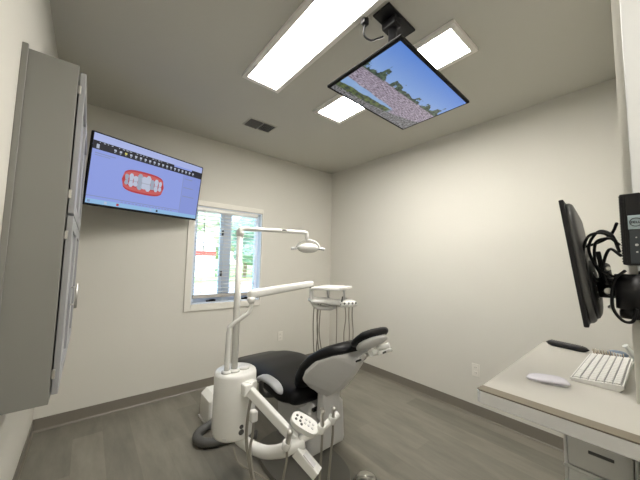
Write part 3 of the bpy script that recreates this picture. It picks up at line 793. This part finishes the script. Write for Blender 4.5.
vsecs(b, [(0.0,0.09,0.0,0.05,-0.085), (0.05,0.15,0.0,0.045,-0.10), (0.12,0.225,0.03,0.035,-0.108), (0.20,0.240,0.045,0.03,-0.105), (0.32,0.225,0.05,0.025,-0.09), (0.41,0.16,0.03,0.03,-0.068), (0.45,0.07,0.0,0.03,-0.045)])
obj('back_shell', b, M_grey, ch)
b = newbm(); prism(b, [(-0.075,0.0),(0.075,0.0),(0.08,0.22),(-0.08,0.22)], 0.07, rot_to((X0+0.012, 1.565, 0.31), XD, V((0,-0.10,1)).normalized(), V((0,-1,-0.10)).normalized()), 0.012, seg=3); obj('back_support', b, M_grey, ch)
b = newbm(); tube(b, [(X0+0.20,1.66,0.45), (X0+0.245,1.66,0.45)], 0.045, 20); obj('pivot_cover', b, M_black, ch)
# headrest
ph2 = math.radians(38)
uh = V((0, -math.cos(ph2), math.sin(ph2))); nh = V((0, math.sin(ph2), math.cos(ph2)))
hr0 = onback(0.535, 0.055) + V((0, -0.040, -0.012))
def onhead(s, d): return hr0 + uh*s + nh*d
b = newbm()
loft(b, [(onhead(s, d), XD, nh, hw, hh) for s, d, hw, hh in ((-0.04,0.0,0.07,0.004),(-0.03,0.0,0.10,0.018),(0.0,0.003,0.122,0.024),(0.05,0.003,0.128,0.026),(0.09,0.003,0.124,0.026),(0.118,0.002,0.10,0.021),(0.13,0.0,0.065,0.005))], 30, 3.2)
obj('headrest_cushion', b, M_uph, ch)
b = newbm()
loft(b, [(onhead(s, -0.030), XD, nh, hw, hh) for s, hw, hh in ((-0.028,0.06,0.005),(-0.015,0.09,0.018),(0.04,0.113,0.024),(0.08,0.106,0.022),(0.108,0.07,0.013),(0.116,0.035,0.003))], 28, 3)
obj('headrest_shell', b, M_grey, ch)
b = newbm()
tube(b, [onback(0.42, -0.05), onback(0.50, -0.045), onhead(0.02, -0.07)], 0.014, 12)
tube(b, [onhead(0.02,-0.085)-XD*0.03, onhead(0.02,-0.085)+XD*0.055], 0.018, 14)
tube(b, [onhead(0.03,-0.07)+XD*0.03, onhead(0.10,-0.085)+XD*0.06], 0.016, 12)
tube(b, [onhead(0.05,-0.10), onhead(0.06,-0.105)+XD*0.10], 0.011, 10)
obj('headrest_bracket', b, M_enamel, ch)
b = newbm(); lathe(b, [(0.013, -0.015), (0.016, 0.0), (0.013, 0.015)], onhead(-0.03,-0.075)-XD*0.03, XD, 18); obj('adjust_knob', b, M_steel, ch)
b = newbm(); lathe(b, [(0.012, 0.0), (0.012, 0.008), (0.0, 0.009)], onhead(0.065,-0.105)+XD*0.03, -nh, 14); obj('lock_button', b, M_dgrey, ch)
b = newbm(); box(b, -0.05, 0.03, -0.008, 0.008, -0.004, 0.004, M=rot_to(onback(0.455,-0.052), XD, ua, nb)); obj('rail_slot', b, M_black, ch)
# base: lift column box, floor plate
b = newbm()
prism(b, [(-0.15,0.0),(0.17,0.0),(0.19,0.04),(0.17,0.30),(0.12,0.35),(-0.12,0.35),(-0.17,0.30)], 0.42, rot_to((X0+0.055, 2.00, 0.035), XD, V((0,0,1)), V((0,-1,0))), 0.025, seg=3)
obj('base_cover', b, M_grey, ch)
b = newbm(); box(b, X0-0.09, X0+0.10, 1.555, 1.578, 0.352, 0.372, 0.002); obj('hinge_slot', b, M_black, ch)
b = newbm()
ol = [(0.235*math.copysign(abs(math.cos(a))**0.8, math.cos(a)), 0.38*math.copysign(abs(math.sin(a))**0.8, math.sin(a))) for a in [2*PI*k/40 for k in range(40)]]
prism(b, ol, 0.035, Matrix.Translation((1.215, 1.63, 0)), 0.010); obj('base_plate', b, M_plate, ch)
# near armrest
b = newbm(); P = smooth_path([V((0.985,1.86,0.530)), V((0.99,1.78,0.575)), V((1.015,1.68,0.560)), V((1.030,1.61,0.515))], 6); secs = []
for i, p_ in enumerate(P):
    q = i/(len(P)-1); d = (P[min(i+1,len(P)-1)]-P[max(i-1,0)]).normalized(); s_ = d.cross(V((0,0,1))).normalized(); u_ = s_.cross(d)
    e = math.sqrt(max(0.05, 1-abs(2*q-1)**4)); secs.append((p_, s_, u_, 0.036*e, 0.018*e))
loft(b, secs, 20, 2.5); obj('armrest', b, mat('armrest_grey', (0.33, 0.34, 0.35), 0.3, noise=0.02), ch)
b = newbm(); tube(b, [(1.0, 1.80, 0.575), (1.0, 1.84, 0.50), (1.04, 1.86, 0.42), (1.16, 1.86, 0.385)], 0.018, 12, smooth=5); obj('armrest_post', b, M_dgrey, ch)

# ------------------------------------------------------------------ dental unit (column, light, delivery head, assistant arm)
du = thing('dental_unit', 'white dental column with jointed arms left of the chair', 'dental unit', (0.745, 1.73, 0.30))
CC = V((0.764, 1.735, 0))
b = newbm(); z0, z1, r_ = 0.318, 0.695, 0.127
lathe(b, [(0.0, z0), (r_-0.02, z0), (r_-0.008, z0+0.006), (r_-0.003, z0+0.02), (r_+0.001, z0+0.04), (r_, z1-0.02), (r_-0.004, z1-0.007), (r_-0.014, z1), (0.0, z1+0.004)], CC, seg=56)
obj('column_housing', b, M_enamel, du)
b = newbm(); lathe(b, [(0.036, 0), (0.036, 0.008), (0.033, 0.011), (0, 0.012)], (0.805, 1.715, z1+0.001), seg=28); obj('cap', b, M_enamel, du)
for z, rr, m in ((0.405, 0.009, M_dgrey), (0.375, 0.012, M_dgrey)):
    d = V((-0.05, -1.0, 0)).normalized(); b = newbm(); lathe(b, [(rr*1.35, 0), (rr*1.35, 0.003), (rr, 0.004), (0, 0.0045)], CC+d*(r_-0.001)+V((0,0,z)), d, 18); obj('port', b, m, du)
b = newbm(); d = V((-0.72, -0.70, 0)).normalized(); sd_ = V((-d.y, d.x, 0)); box(b, -0.012, 0.012, -0.004, 0.004, 0, 0.002, M=rot_to(CC+d*(r_-0.001)+V((0,0,0.345)), sd_, V((0,0,1)), d)); obj('maker_plate', b, M_grey, du)
# pole and light
pb = V((0.738, 1.70, z1)); pt = V((0.738, 1.70, 1.560))
b = newbm(); tube(b, [pb, pt], 0.020, 18); lathe(b, [(0.034, 0), (0.034, 0.012), (0.024, 0.02)], pb, seg=24); obj('light_pole', b, M_enamel, du)
ae = V((1.160, 1.55, 1.578))
b = newbm(); tube(b, [pt+V((0,0,-0.03)), pt+V((0,0,0.0)), pt+V((0.006,-0.002,0.016)), pt+V((0.03,-0.011,0.021)), ae+V((-0.02,0.007,0)), ae+V((-0.004,0.001,-0.004)), ae+V((0,0,-0.03)), ae+V((0,0,-0.055))], [0.025,0.024,0.019,0.014,0.013,0.013,0.013,0.012], 14); obj('light_arm', b, M_enamel, du)
lp = V((1.166, 1.545, 1.474))
dx = (V((1.229,1.448,0))-V((1.067,1.582,0))).normalized(); dy = V((-dx.y, dx.x, 0))
b = newbm()
yoke = [lp+dx*(0.078*math.cos(a))+V((0,0,0.055*math.sin(a)-0.004)) for a in [PI*k/14 for k in range(15)]]
tube(b, yoke, 0.007, 10); tube(b, [ae+V((0,0,-0.05)), lp+V((0,0,0.05))], 0.012, 12); obj('light_yoke', b, M_enamel, du)
b = newbm(); secs = []
for i in range(13):
    q = -1+2*i/12; e = math.sqrt(max(0.01, 1-q*q)); secs.append((lp+V((0,0,-0.004))+dx*q*0.074, dy, V((0,0,1)), 0.060*e, 0.034*e))
loft(b, secs, 26, 2.2); lh = obj('light_head', b, M_enamel, du)
b = newbm(); lathe(b, [(0.0, -0.032), (0.030, -0.031), (0.042, -0.022), (0.040, -0.018)], lp+V((0,0,0)), seg=24); obj('reflector_face', b, M_grey, lh)
for s in (-1, 1):
    b = newbm(); tube(b, [lp+dx*s*0.068+V((0,0,-0.004)), lp+dx*s*0.09+V((0,0,-0.008)), lp+dx*s*0.115+V((0,0,-0.010))], [0.007,0.011,0.008], 12, smooth=4); obj('light_handle', b, M_grey, lh)
b = newbm(); box(b, -0.016, 0.016, -0.001, 0.001, -0.004, 0.004, M=rot_to((1.00,1.591,1.5845), V((0.94,-0.34,0)), V((0.34,0.94,0)), V((0,0,1)))); obj('arm_mark', b, M_black, du)
# second post and delivery arm
b = newbm()
tube(b, [(0.692,1.705,z1-0.004),(0.694,1.70,0.93),(0.704,1.695,0.975),(0.768,1.665,1.030),(0.802,1.650,1.065),(0.812,1.648,1.165)], [0.017,0.014,0.013,0.013,0.013,0.013], 16, smooth=5)
lathe(b, [(0.030, 0), (0.030, 0.012), (0.02, 0.018)], (0.692, 1.705, z1-0.002), seg=20)
obj('delivery_post', b, M_enamel, du)
da0, da1 = V((0.79, 1.645, 1.165)), V((1.425, 1.815, 1.200))
b = newbm(); loft(b, [(da0+(da1-da0)*q, (da1-da0).cross(V((0,0,1))).normalized(), V((0,0,1)), hw, hh) for q, hw, hh in ((0,0.018,0.018),(0.02,0.024,0.026),(0.10,0.025,0.028),(0.9,0.022,0.026),(0.98,0.02,0.022),(1.0,0.012,0.014))], 24, 3); obj('delivery_arm', b, M_enamel, du)
b = newbm(); lathe(b, [(0.017,-0.05),(0.024,-0.035),(0.024,-0.01)], da0+V((0.018,0.003,-0.005)), seg=24); obj('arm_joint', b, M_enamel, du)
b = newbm(); lathe(b, [(0.016,-0.035),(0.018,-0.015),(0.016,-0.005)], da1+V((-0.01,0,-0.01)), seg=20); obj('arm_joint', b, M_dgrey, du)
b = newbm(); tube(b, [da1+V((-0.008,0,-0.03)), (1.418,1.815,1.10), (1.425,1.81,1.055), (1.46,1.80,1.015), (1.52,1.785,1.0), (1.60,1.765,0.995)], 0.019, 14, smooth=5); obj('head_bracket', b, M_enamel, du)
# delivery head. local frame: hx toward the right wall / camera, hy away
hx = V((0.96, -0.27, 0)).normalized(); hy = V((-hx.y, hx.x, 0))
hc = V((1.578, 1.79, 0))
def HP(a, c_, z): return hc + hx*a + hy*c_ + V((0,0,z))
b = newbm(); Mh = rot_to(hc, hx, hy, V((0,0,1)))
prism(b, [(-0.185,-0.06),(0.01,-0.19),(0.215,-0.02),(0.04,0.14)], 0.022, Mh @ Matrix.Translation((0,0,1.155)), 0.005)
obj('tray', b, M_enamel, du)
for q in (0.0, 0.155):
    b = newbm(); tube(b, [HP(q, 0.0, 1.06), HP(q-0.015, -0.01, 1.156)], 0.010, 10); obj('tray_post', b, M_grey, du)
b = newbm(); secs = []
for q, zc, hh, hw in ((-0.165,1.060,0.006,0.05),(-0.15,1.062,0.018,0.085),(-0.08,1.060,0.024,0.10),(0.0,1.048,0.030,0.105),(0.08,1.034,0.026,0.11),(0.16,1.036,0.022,0.11),(0.20,1.045,0.018,0.10),(0.215,1.05,0.006,0.06)):
    secs.append((HP(q, 0, zc), hy, V((0,0,1)), hw, hh))
loft(b, secs, 28, 3); obj('delivery_head', b, M_enamel, du)
b = newbm(); box(b, -0.10, 0.06, -0.03, 0.03, 0.985, 1.015, 0.01, M=Mh); obj('head_underside', b, M_grey, du)
b = newbm(); box(b, 0.055, 0.205, -0.125, -0.055, 1.012, 1.06, 0.012, M=Mh @ Matrix.Translation((0,0,0))); hb = obj('holder_block', b, M_enamel, du)
for k, a in enumerate((0.085, 0.125, 0.16, 0.19)):
    b = newbm(); lathe(b, [(0.014, 0), (0.016, 0.004), (0.010, 0.006), (0.010, -0.002)], HP(a, -0.122, 1.040), -hy+V((0,0,0.5)), 16); r0 = obj('holder_ring', b, M_enamel, hb)
    b = newbm(); tube(b, [HP(a, -0.118, 1.038), HP(a, -0.129, 1.048)], 0.009, 12); obj('holder_opening', b, M_dgrey, hb)
b = newbm(); tube(b, [HP(0.06, -0.115, 1.03), HP(0.078, -0.105, 1.10)], [0.007,0.005], 10); obj('syringe', b, M_black, du)
# hanging hoses
hs = [(-0.135,0.03,-0.02,0.0), (-0.095,0.105,0.0,-0.008), (-0.08,0.145,0.02,0.004), (-0.055,0.178,0.03,0.006)]
for i, (a, a2, c_, sw) in enumerate(hs):
    b = newbm()
    tube(b, [HP(a, c_, 1.04), HP(a-0.006, c_, 0.93), HP(a-0.004-sw, c_, 0.80), HP(a+0.006+sw, c_, 0.66), HP(a+0.03, c_-0.02, 0.575), HP((a+a2)/2, (c_-0.10)/2, 0.545), HP(a2-0.03, -0.09, 0.575), HP(a2-0.006, -0.10, 0.66), HP(a2+sw, -0.10, 0.80), HP(a2-sw, -0.10, 0.93), HP(a2, -0.095, 1.03)], 0.0045, 8, smooth=6)
    obj('hose', b, M_hose, du)

# lower swing tube under the column
b = newbm(); tube(b, [(0.775,1.70,0.325),(0.785,1.675,0.300),(0.81,1.60,0.284),(0.845,1.50,0.288),(0.875,1.415,0.318),(0.905,1.335,0.362)], [0.036,0.036,0.034,0.033,0.034,0.036], 20, smooth=5); obj('swing_tube', b, M_enamel, du)
b = newbm(); box(b, -0.03, 0.03, -0.03, 0.03, 0, 0.06, 0.008, M=Matrix.Translation((0.80, 1.60, 0.60)) @ Matrix.Rotation(-1.1, 4, 'Z')); obj('arm_block', b, M_enamel, du)
# assistant arm
a0, a1 = V((0.765, 1.535, 0.632)), V((0.915, 1.285, 0.432))
ad = (a1-a0).normalized(); aside = ad.cross(V((0,0,1))).normalized(); aup = aside.cross(ad)
b = newbm(); L_ = (a1-a0).length
prism(b, [(0,-0.026),(L_,-0.026),(L_,0.026),(0,0.026)], 0.036, rot_to(a0-aside*0.018, ad, aup, aside), 0.007)
obj('assistant_arm', b, M_enamel, du)
b = newbm(); box(b, 0.745, 0.80, 1.555, 1.625, 0.59, 0.655, 0.008); obj('arm_mount', b, M_enamel, du)
b = newbm(); lathe(b, [(0.0045, 0), (0.0045, 0.003), (0, 0.0035)], a0+ad*0.03-aside*0.018+aup*0.0, -aside, 12); obj('screw', b, M_black, du)
# joint hub, end box
hj = V((0.915, 1.285, 0.405))
b = newbm(); lathe(b, [(0.03,-0.05),(0.038,-0.04),(0.04,0.0),(0.038,0.04),(0.03,0.05)], hj, V((0.78,-0.35,0.15)), 28); obj('joint_hub', b, M_enamel, du)
b = newbm(); e0, e1 = V((0.915,1.27,0.385)), V((0.975,1.165,0.298)); ed = (e1-e0).normalized(); es = ed.cross(V((0,0,1))).normalized(); eu = es.cross(ed)
prism(b, [(0,-0.026),((e1-e0).length,-0.024),((e1-e0).length,0.024),(0,0.030)], 0.056, rot_to(e0-es*0.028, ed, eu, es), 0.006); obj('end_box', b, M_enamel, du)
b = newbm(); lathe(b, [(0.0045, 0), (0.0045, 0.003), (0, 0.0035)], e0+ed*0.075-es*0.0275+eu*0.002, -es, 12); obj('screw', b, M_black, du)
b = newbm(); prism(b, [(0.04,0.024),(0.115,0.022),(0.115,0.029),(0.04,0.034)], 0.03, rot_to(e0-es*0.005, ed, eu, es), 0.002); obj('catch', b, M_grey, du)
# control pad: flat oval keypad tilted toward the camera
pc_ = V((0.972, 1.272, 0.505))
pu = (V((1.03,1.215,0.474))-V((0.925,1.310,0.548))).normalized()        # long axis
view = (V((0.0,0.0,1.376))-pc_).normalized()
pn = (V((0.0,-0.45,1.0))); pn = (pn-pu*pn.dot(pu)).normalized(); pv = pn.cross(pu)
Mp = rot_to(pc_, pu, pv, pn)
b = newbm(); ol = [(0.082*math.copysign(abs(math.cos(a))**0.7, math.cos(a)), 0.046*math.copysign(abs(math.sin(a))**0.7, math.sin(a))) for a in [2*PI*k/36 for k in range(36)]]
prism(b, ol, 0.030, Mp @ Matrix.Translation((0,0,-0.030)), 0.006, seg=3); pad = obj('control_pad', b, M_enamel, du)
for i, (x, y, m) in enumerate([(-0.055,0.012,M_dgrey),(-0.055,-0.012,M_dgrey),(-0.030,0.014,M_dgrey),(-0.030,-0.010,M_dgrey),(-0.018,-0.024,M_dgrey),(0.0,0.018,M_grey),(0.0,-0.006,M_grey),(0.022,0.018,M_grey),(0.022,-0.008,M_grey),(0.045,0.012,M_grey),(0.045,-0.012,M_grey)]):
    b = newbm(); o_ = Mp @ V((x, y, 0.0)); lathe(b, [(0.0075, 0), (0.007, 0.002), (0, 0.0025)], o_, pn, 14); obj('button', b, m, pad)
# holder bar with cups
b = newbm(); hb0, hb1 = V((0.93,1.27,0.43)), V((1.17,1.225,0.505))
tube(b, [hb0, V((1.0,1.245,0.448)), V((1.09,1.232,0.472)), hb1], 0.020, 16, smooth=4); hbar = obj('holder_bar', b, M_enamel, du)
for p_ in (V((0.858,1.282,0.425)), V((1.045,1.225,0.468)), V((1.122,1.222,0.492))):
    b = newbm(); lathe(b, [(0.016,-0.024),(0.022,-0.018),(0.023,0.016),(0.020,0.021),(0.014,0.021),(0.013,0.0)], p_, V((0.05,-0.25,1)), 24); obj('holder_cup', b, M_enamel, hbar)
b = newbm(); tube(b, [(0.858,1.30,0.415),(0.90,1.29,0.41)], 0.02, 12); obj('cup_link', b, M_enamel, du)
# small white box hanging on the side of the column, and hoses from it
b = newbm(); box(b, 0.775, 0.815, 1.515, 1.56, 0.455, 0.515, 0.008); obj('hose_block', b, M_enamel, du)
for k, (pts, rr) in enumerate([([(0.79,1.55,0.62),(0.775,1.555,0.52),(0.762,1.55,0.40),(0.765,1.53,0.29),(0.775,1.46,0.16),(0.80,1.36,0.05),(0.83,1.28,0.02)], 0.0085),
                               ([(0.795,1.53,0.455),(0.79,1.53,0.38),(0.775,1.52,0.30),(0.775,1.44,0.16),(0.80,1.33,0.05),(0.84,1.24,0.02)], 0.0075),
                               ([(0.72,1.62,0.30),(0.73,1.56,0.24),(0.80,1.45,0.21),(0.85,1.36,0.17),(0.87,1.28,0.10),(0.87,1.22,0.02)], 0.0045)]):
    b = newbm(); tube(b, pts, rr, 10, smooth=6); obj('supply_hose', b, M_hose, du)

# handpieces resting in the cups: lifted away on their own hoses
def handpiece(name, label, base, tipv, r0, hosepts, cat='handpiece', steel=True):
    t_ = thing(name, label, cat, base, None)
    b = newbm(); bs, tp = V(base), V(tipv); d = tp-bs
    tube(b, [bs, bs+d*0.25, bs+d*0.5, bs+d*0.75, bs+d*0.92, tp], [r0*0.75, r0*0.9, r0, r0*0.8, r0*0.95, r0*0.5], 14, smooth=3); obj('barrel', b, M_steel if steel else M_grey, t_)
    b = newbm(); lathe(b, [(r0*0.6, 0), (r0*1.15, 0.004), (r0*1.1, 0.012), (r0*0.4, 0.018), (0, 0.019)], bs+d*0.86, d+V((0,-0.4,0)), 14); obj('head', b, M_steel, t_)
    b = newbm(); tube(b, hosepts, 0.0065, 10, smooth=6); obj('hose', b, M_hose, t_)
handpiece('suction_handpiece', 'chrome suction handpiece in the leftmost holder of the low white arm', (0.858,1.275,0.405), (0.861,1.258,0.512), 0.014,
          [(0.858,1.275,0.405),(0.855,1.272,0.35),(0.835,1.268,0.28),(0.815,1.26,0.20),(0.80,1.25,0.10),(0.80,1.24,0.03),(0.83,1.20,0.012)])
handpiece('air_syringe', 'steel syringe with round tip in the holder right of the keypad', (1.045,1.215,0.455), (1.038,1.212,0.582), 0.012,
          [(1.045,1.215,0.455),(1.042,1.215,0.38),(1.035,1.215,0.25),(1.03,1.215,0.12),(1.03,1.21,0.04),(1.06,1.18,0.012)])
handpiece('saliva_ejector', 'slim grey ejector in the rightmost holder of the low white arm', (1.122,1.214,0.475), (1.118,1.212,0.568), 0.010,
          [(1.122,1.214,0.475),(1.120,1.214,0.40),(1.105,1.214,0.28),(1.09,1.214,0.14),(1.085,1.21,0.04),(1.12,1.18,0.012)], steel=True)

# utility box on the floor, ribbed hose
ub = thing('utility_box', 'small white junction box on the floor behind the column', 'box', (0.86, 2.50, 0))
b = newbm(); prism(b, [(-0.10,0.0),(0.14,0.0),(0.14,0.24),(-0.055,0.24),(-0.10,0.20)], 0.24, rot_to((0.95, 2.66, 0.0), XD, V((0,0,1)), V((0,-1,0))), 0.02, seg=3); obj('cover', b, M_enamel, ub)
b = newbm(); box(b, 0.84, 1.10, 2.41, 2.67, 0.0, 0.012, 0.003); obj('foot_flange', b, M_grey, ub)
rh_ = thing('supply_conduit', 'thick dark ribbed hose looping on the floor left of the column', 'hose', (0.72, 2.2, 0))
b = newbm()
P = smooth_path([V((0.93,2.38,0.10)), V((0.87,2.375,0.062)), V((0.79,2.37,0.038)), V((0.73,2.31,0.036)), V((0.73,2.22,0.036)), V((0.80,2.16,0.036)), V((0.90,2.14,0.036)), V((0.99,2.12,0.036)), V((1.10,2.05,0.036))], 14)
R_ = [0.031+0.003*(1 if i % 2 else -1) for i in range(len(P))]
tube(b, P, R_, 16); obj('ribbed_hose', b, M_bhose, rh_)

# foot control near the bottom edge of the picture
fc = thing('foot_control', 'round chrome and grey foot control on the floor by the chair', 'foot control', (1.43, 1.235, 0))
fo = V((1.430, 1.235, 0))
b = newbm(); lathe(b, [(0.085, 0), (0.088, 0.006), (0.080, 0.014), (0.05, 0.020), (0.0, 0.021)], fo, seg=40); obj('base_disc', b, M_plate, fc)
b = newbm(); lathe(b, [(0.055, 0.018), (0.060, 0.026), (0.058, 0.040), (0.045, 0.048), (0.0, 0.050)], fo, seg=36); obj('pedal', b, M_steel, fc)
b = newbm(); tube(b, [fo+V((-0.05,0.03,0.035)), fo+V((-0.055,0.02,0.060)), fo+V((-0.02,-0.02,0.068)), fo+V((0.03,-0.03,0.050))], 0.005, 10, smooth=5); obj('wire_guard', b, M_steel, fc)

# ------------------------------------------------------------------ world, sun
wd = bpy.data.worlds.new('World'); bpy.context.scene.world = wd; wd.use_nodes = True
nt = wd.node_tree; bg_ = nt.nodes['Background']
sk = nt.nodes.new('ShaderNodeTexSky'); sk.sky_type = 'NISHITA'; sk.sun_disc = False; sk.sun_elevation = math.radians(48); sk.sun_rotation = math.radians(200); sk.air_density = 1.0; sk.dust_density = 1.2
nt.links.new(sk.outputs[0], bg_.inputs[0]); bg_.inputs[1].default_value = 1.0
sl = bpy.data.lights.new('sun', 'SUN'); sl.energy = 9.0; sl.color = (1, 0.96, 0.9); sl.angle = 0.01
so = bpy.data.objects.new('sun', sl); C.objects.link(so); so.rotation_euler = (math.radians(42), 0, math.radians(-28)); so.location = (0, 0, 10)

# ------------------------------------------------------------------ camera
yaw, pitch, roll = 0.6886, 0.0787, 0.021
cy, sy, cp_, sp_ = math.cos(yaw), math.sin(yaw), math.cos(pitch), math.sin(pitch)
f_ = V((sy*cp_, cy*cp_, sp_)); r_ = V((cy, -sy, 0)); u_ = r_.cross(f_)
cr, sr_ = math.cos(roll), math.sin(roll)
rx = r_*cr + u_*sr_; ux = u_*cr - r_*sr_
cam = bpy.data.cameras.new('camera'); co = bpy.data.objects.new('camera', cam); C.objects.link(co)
co.matrix_world = rot_to((0, 0, 1.3758), rx, ux, -f_)
cam.sensor_width = 36; cam.lens = 36*280.27/640; cam.clip_start = 0.02; cam.clip_end = 500
sc = bpy.context.scene; sc.camera = co
sc.view_settings.view_transform = 'Standard'; sc.view_settings.look = 'None'; sc.view_settings.gamma = 1
sc.view_settings.use_curve_mapping = False; sc.view_settings.exposure = 0.0
sc.cycles.use_denoising = True
sc.cycles.max_bounces = 8; sc.cycles.diffuse_bounces = 5; sc.cycles.sample_clamp_indirect = 4
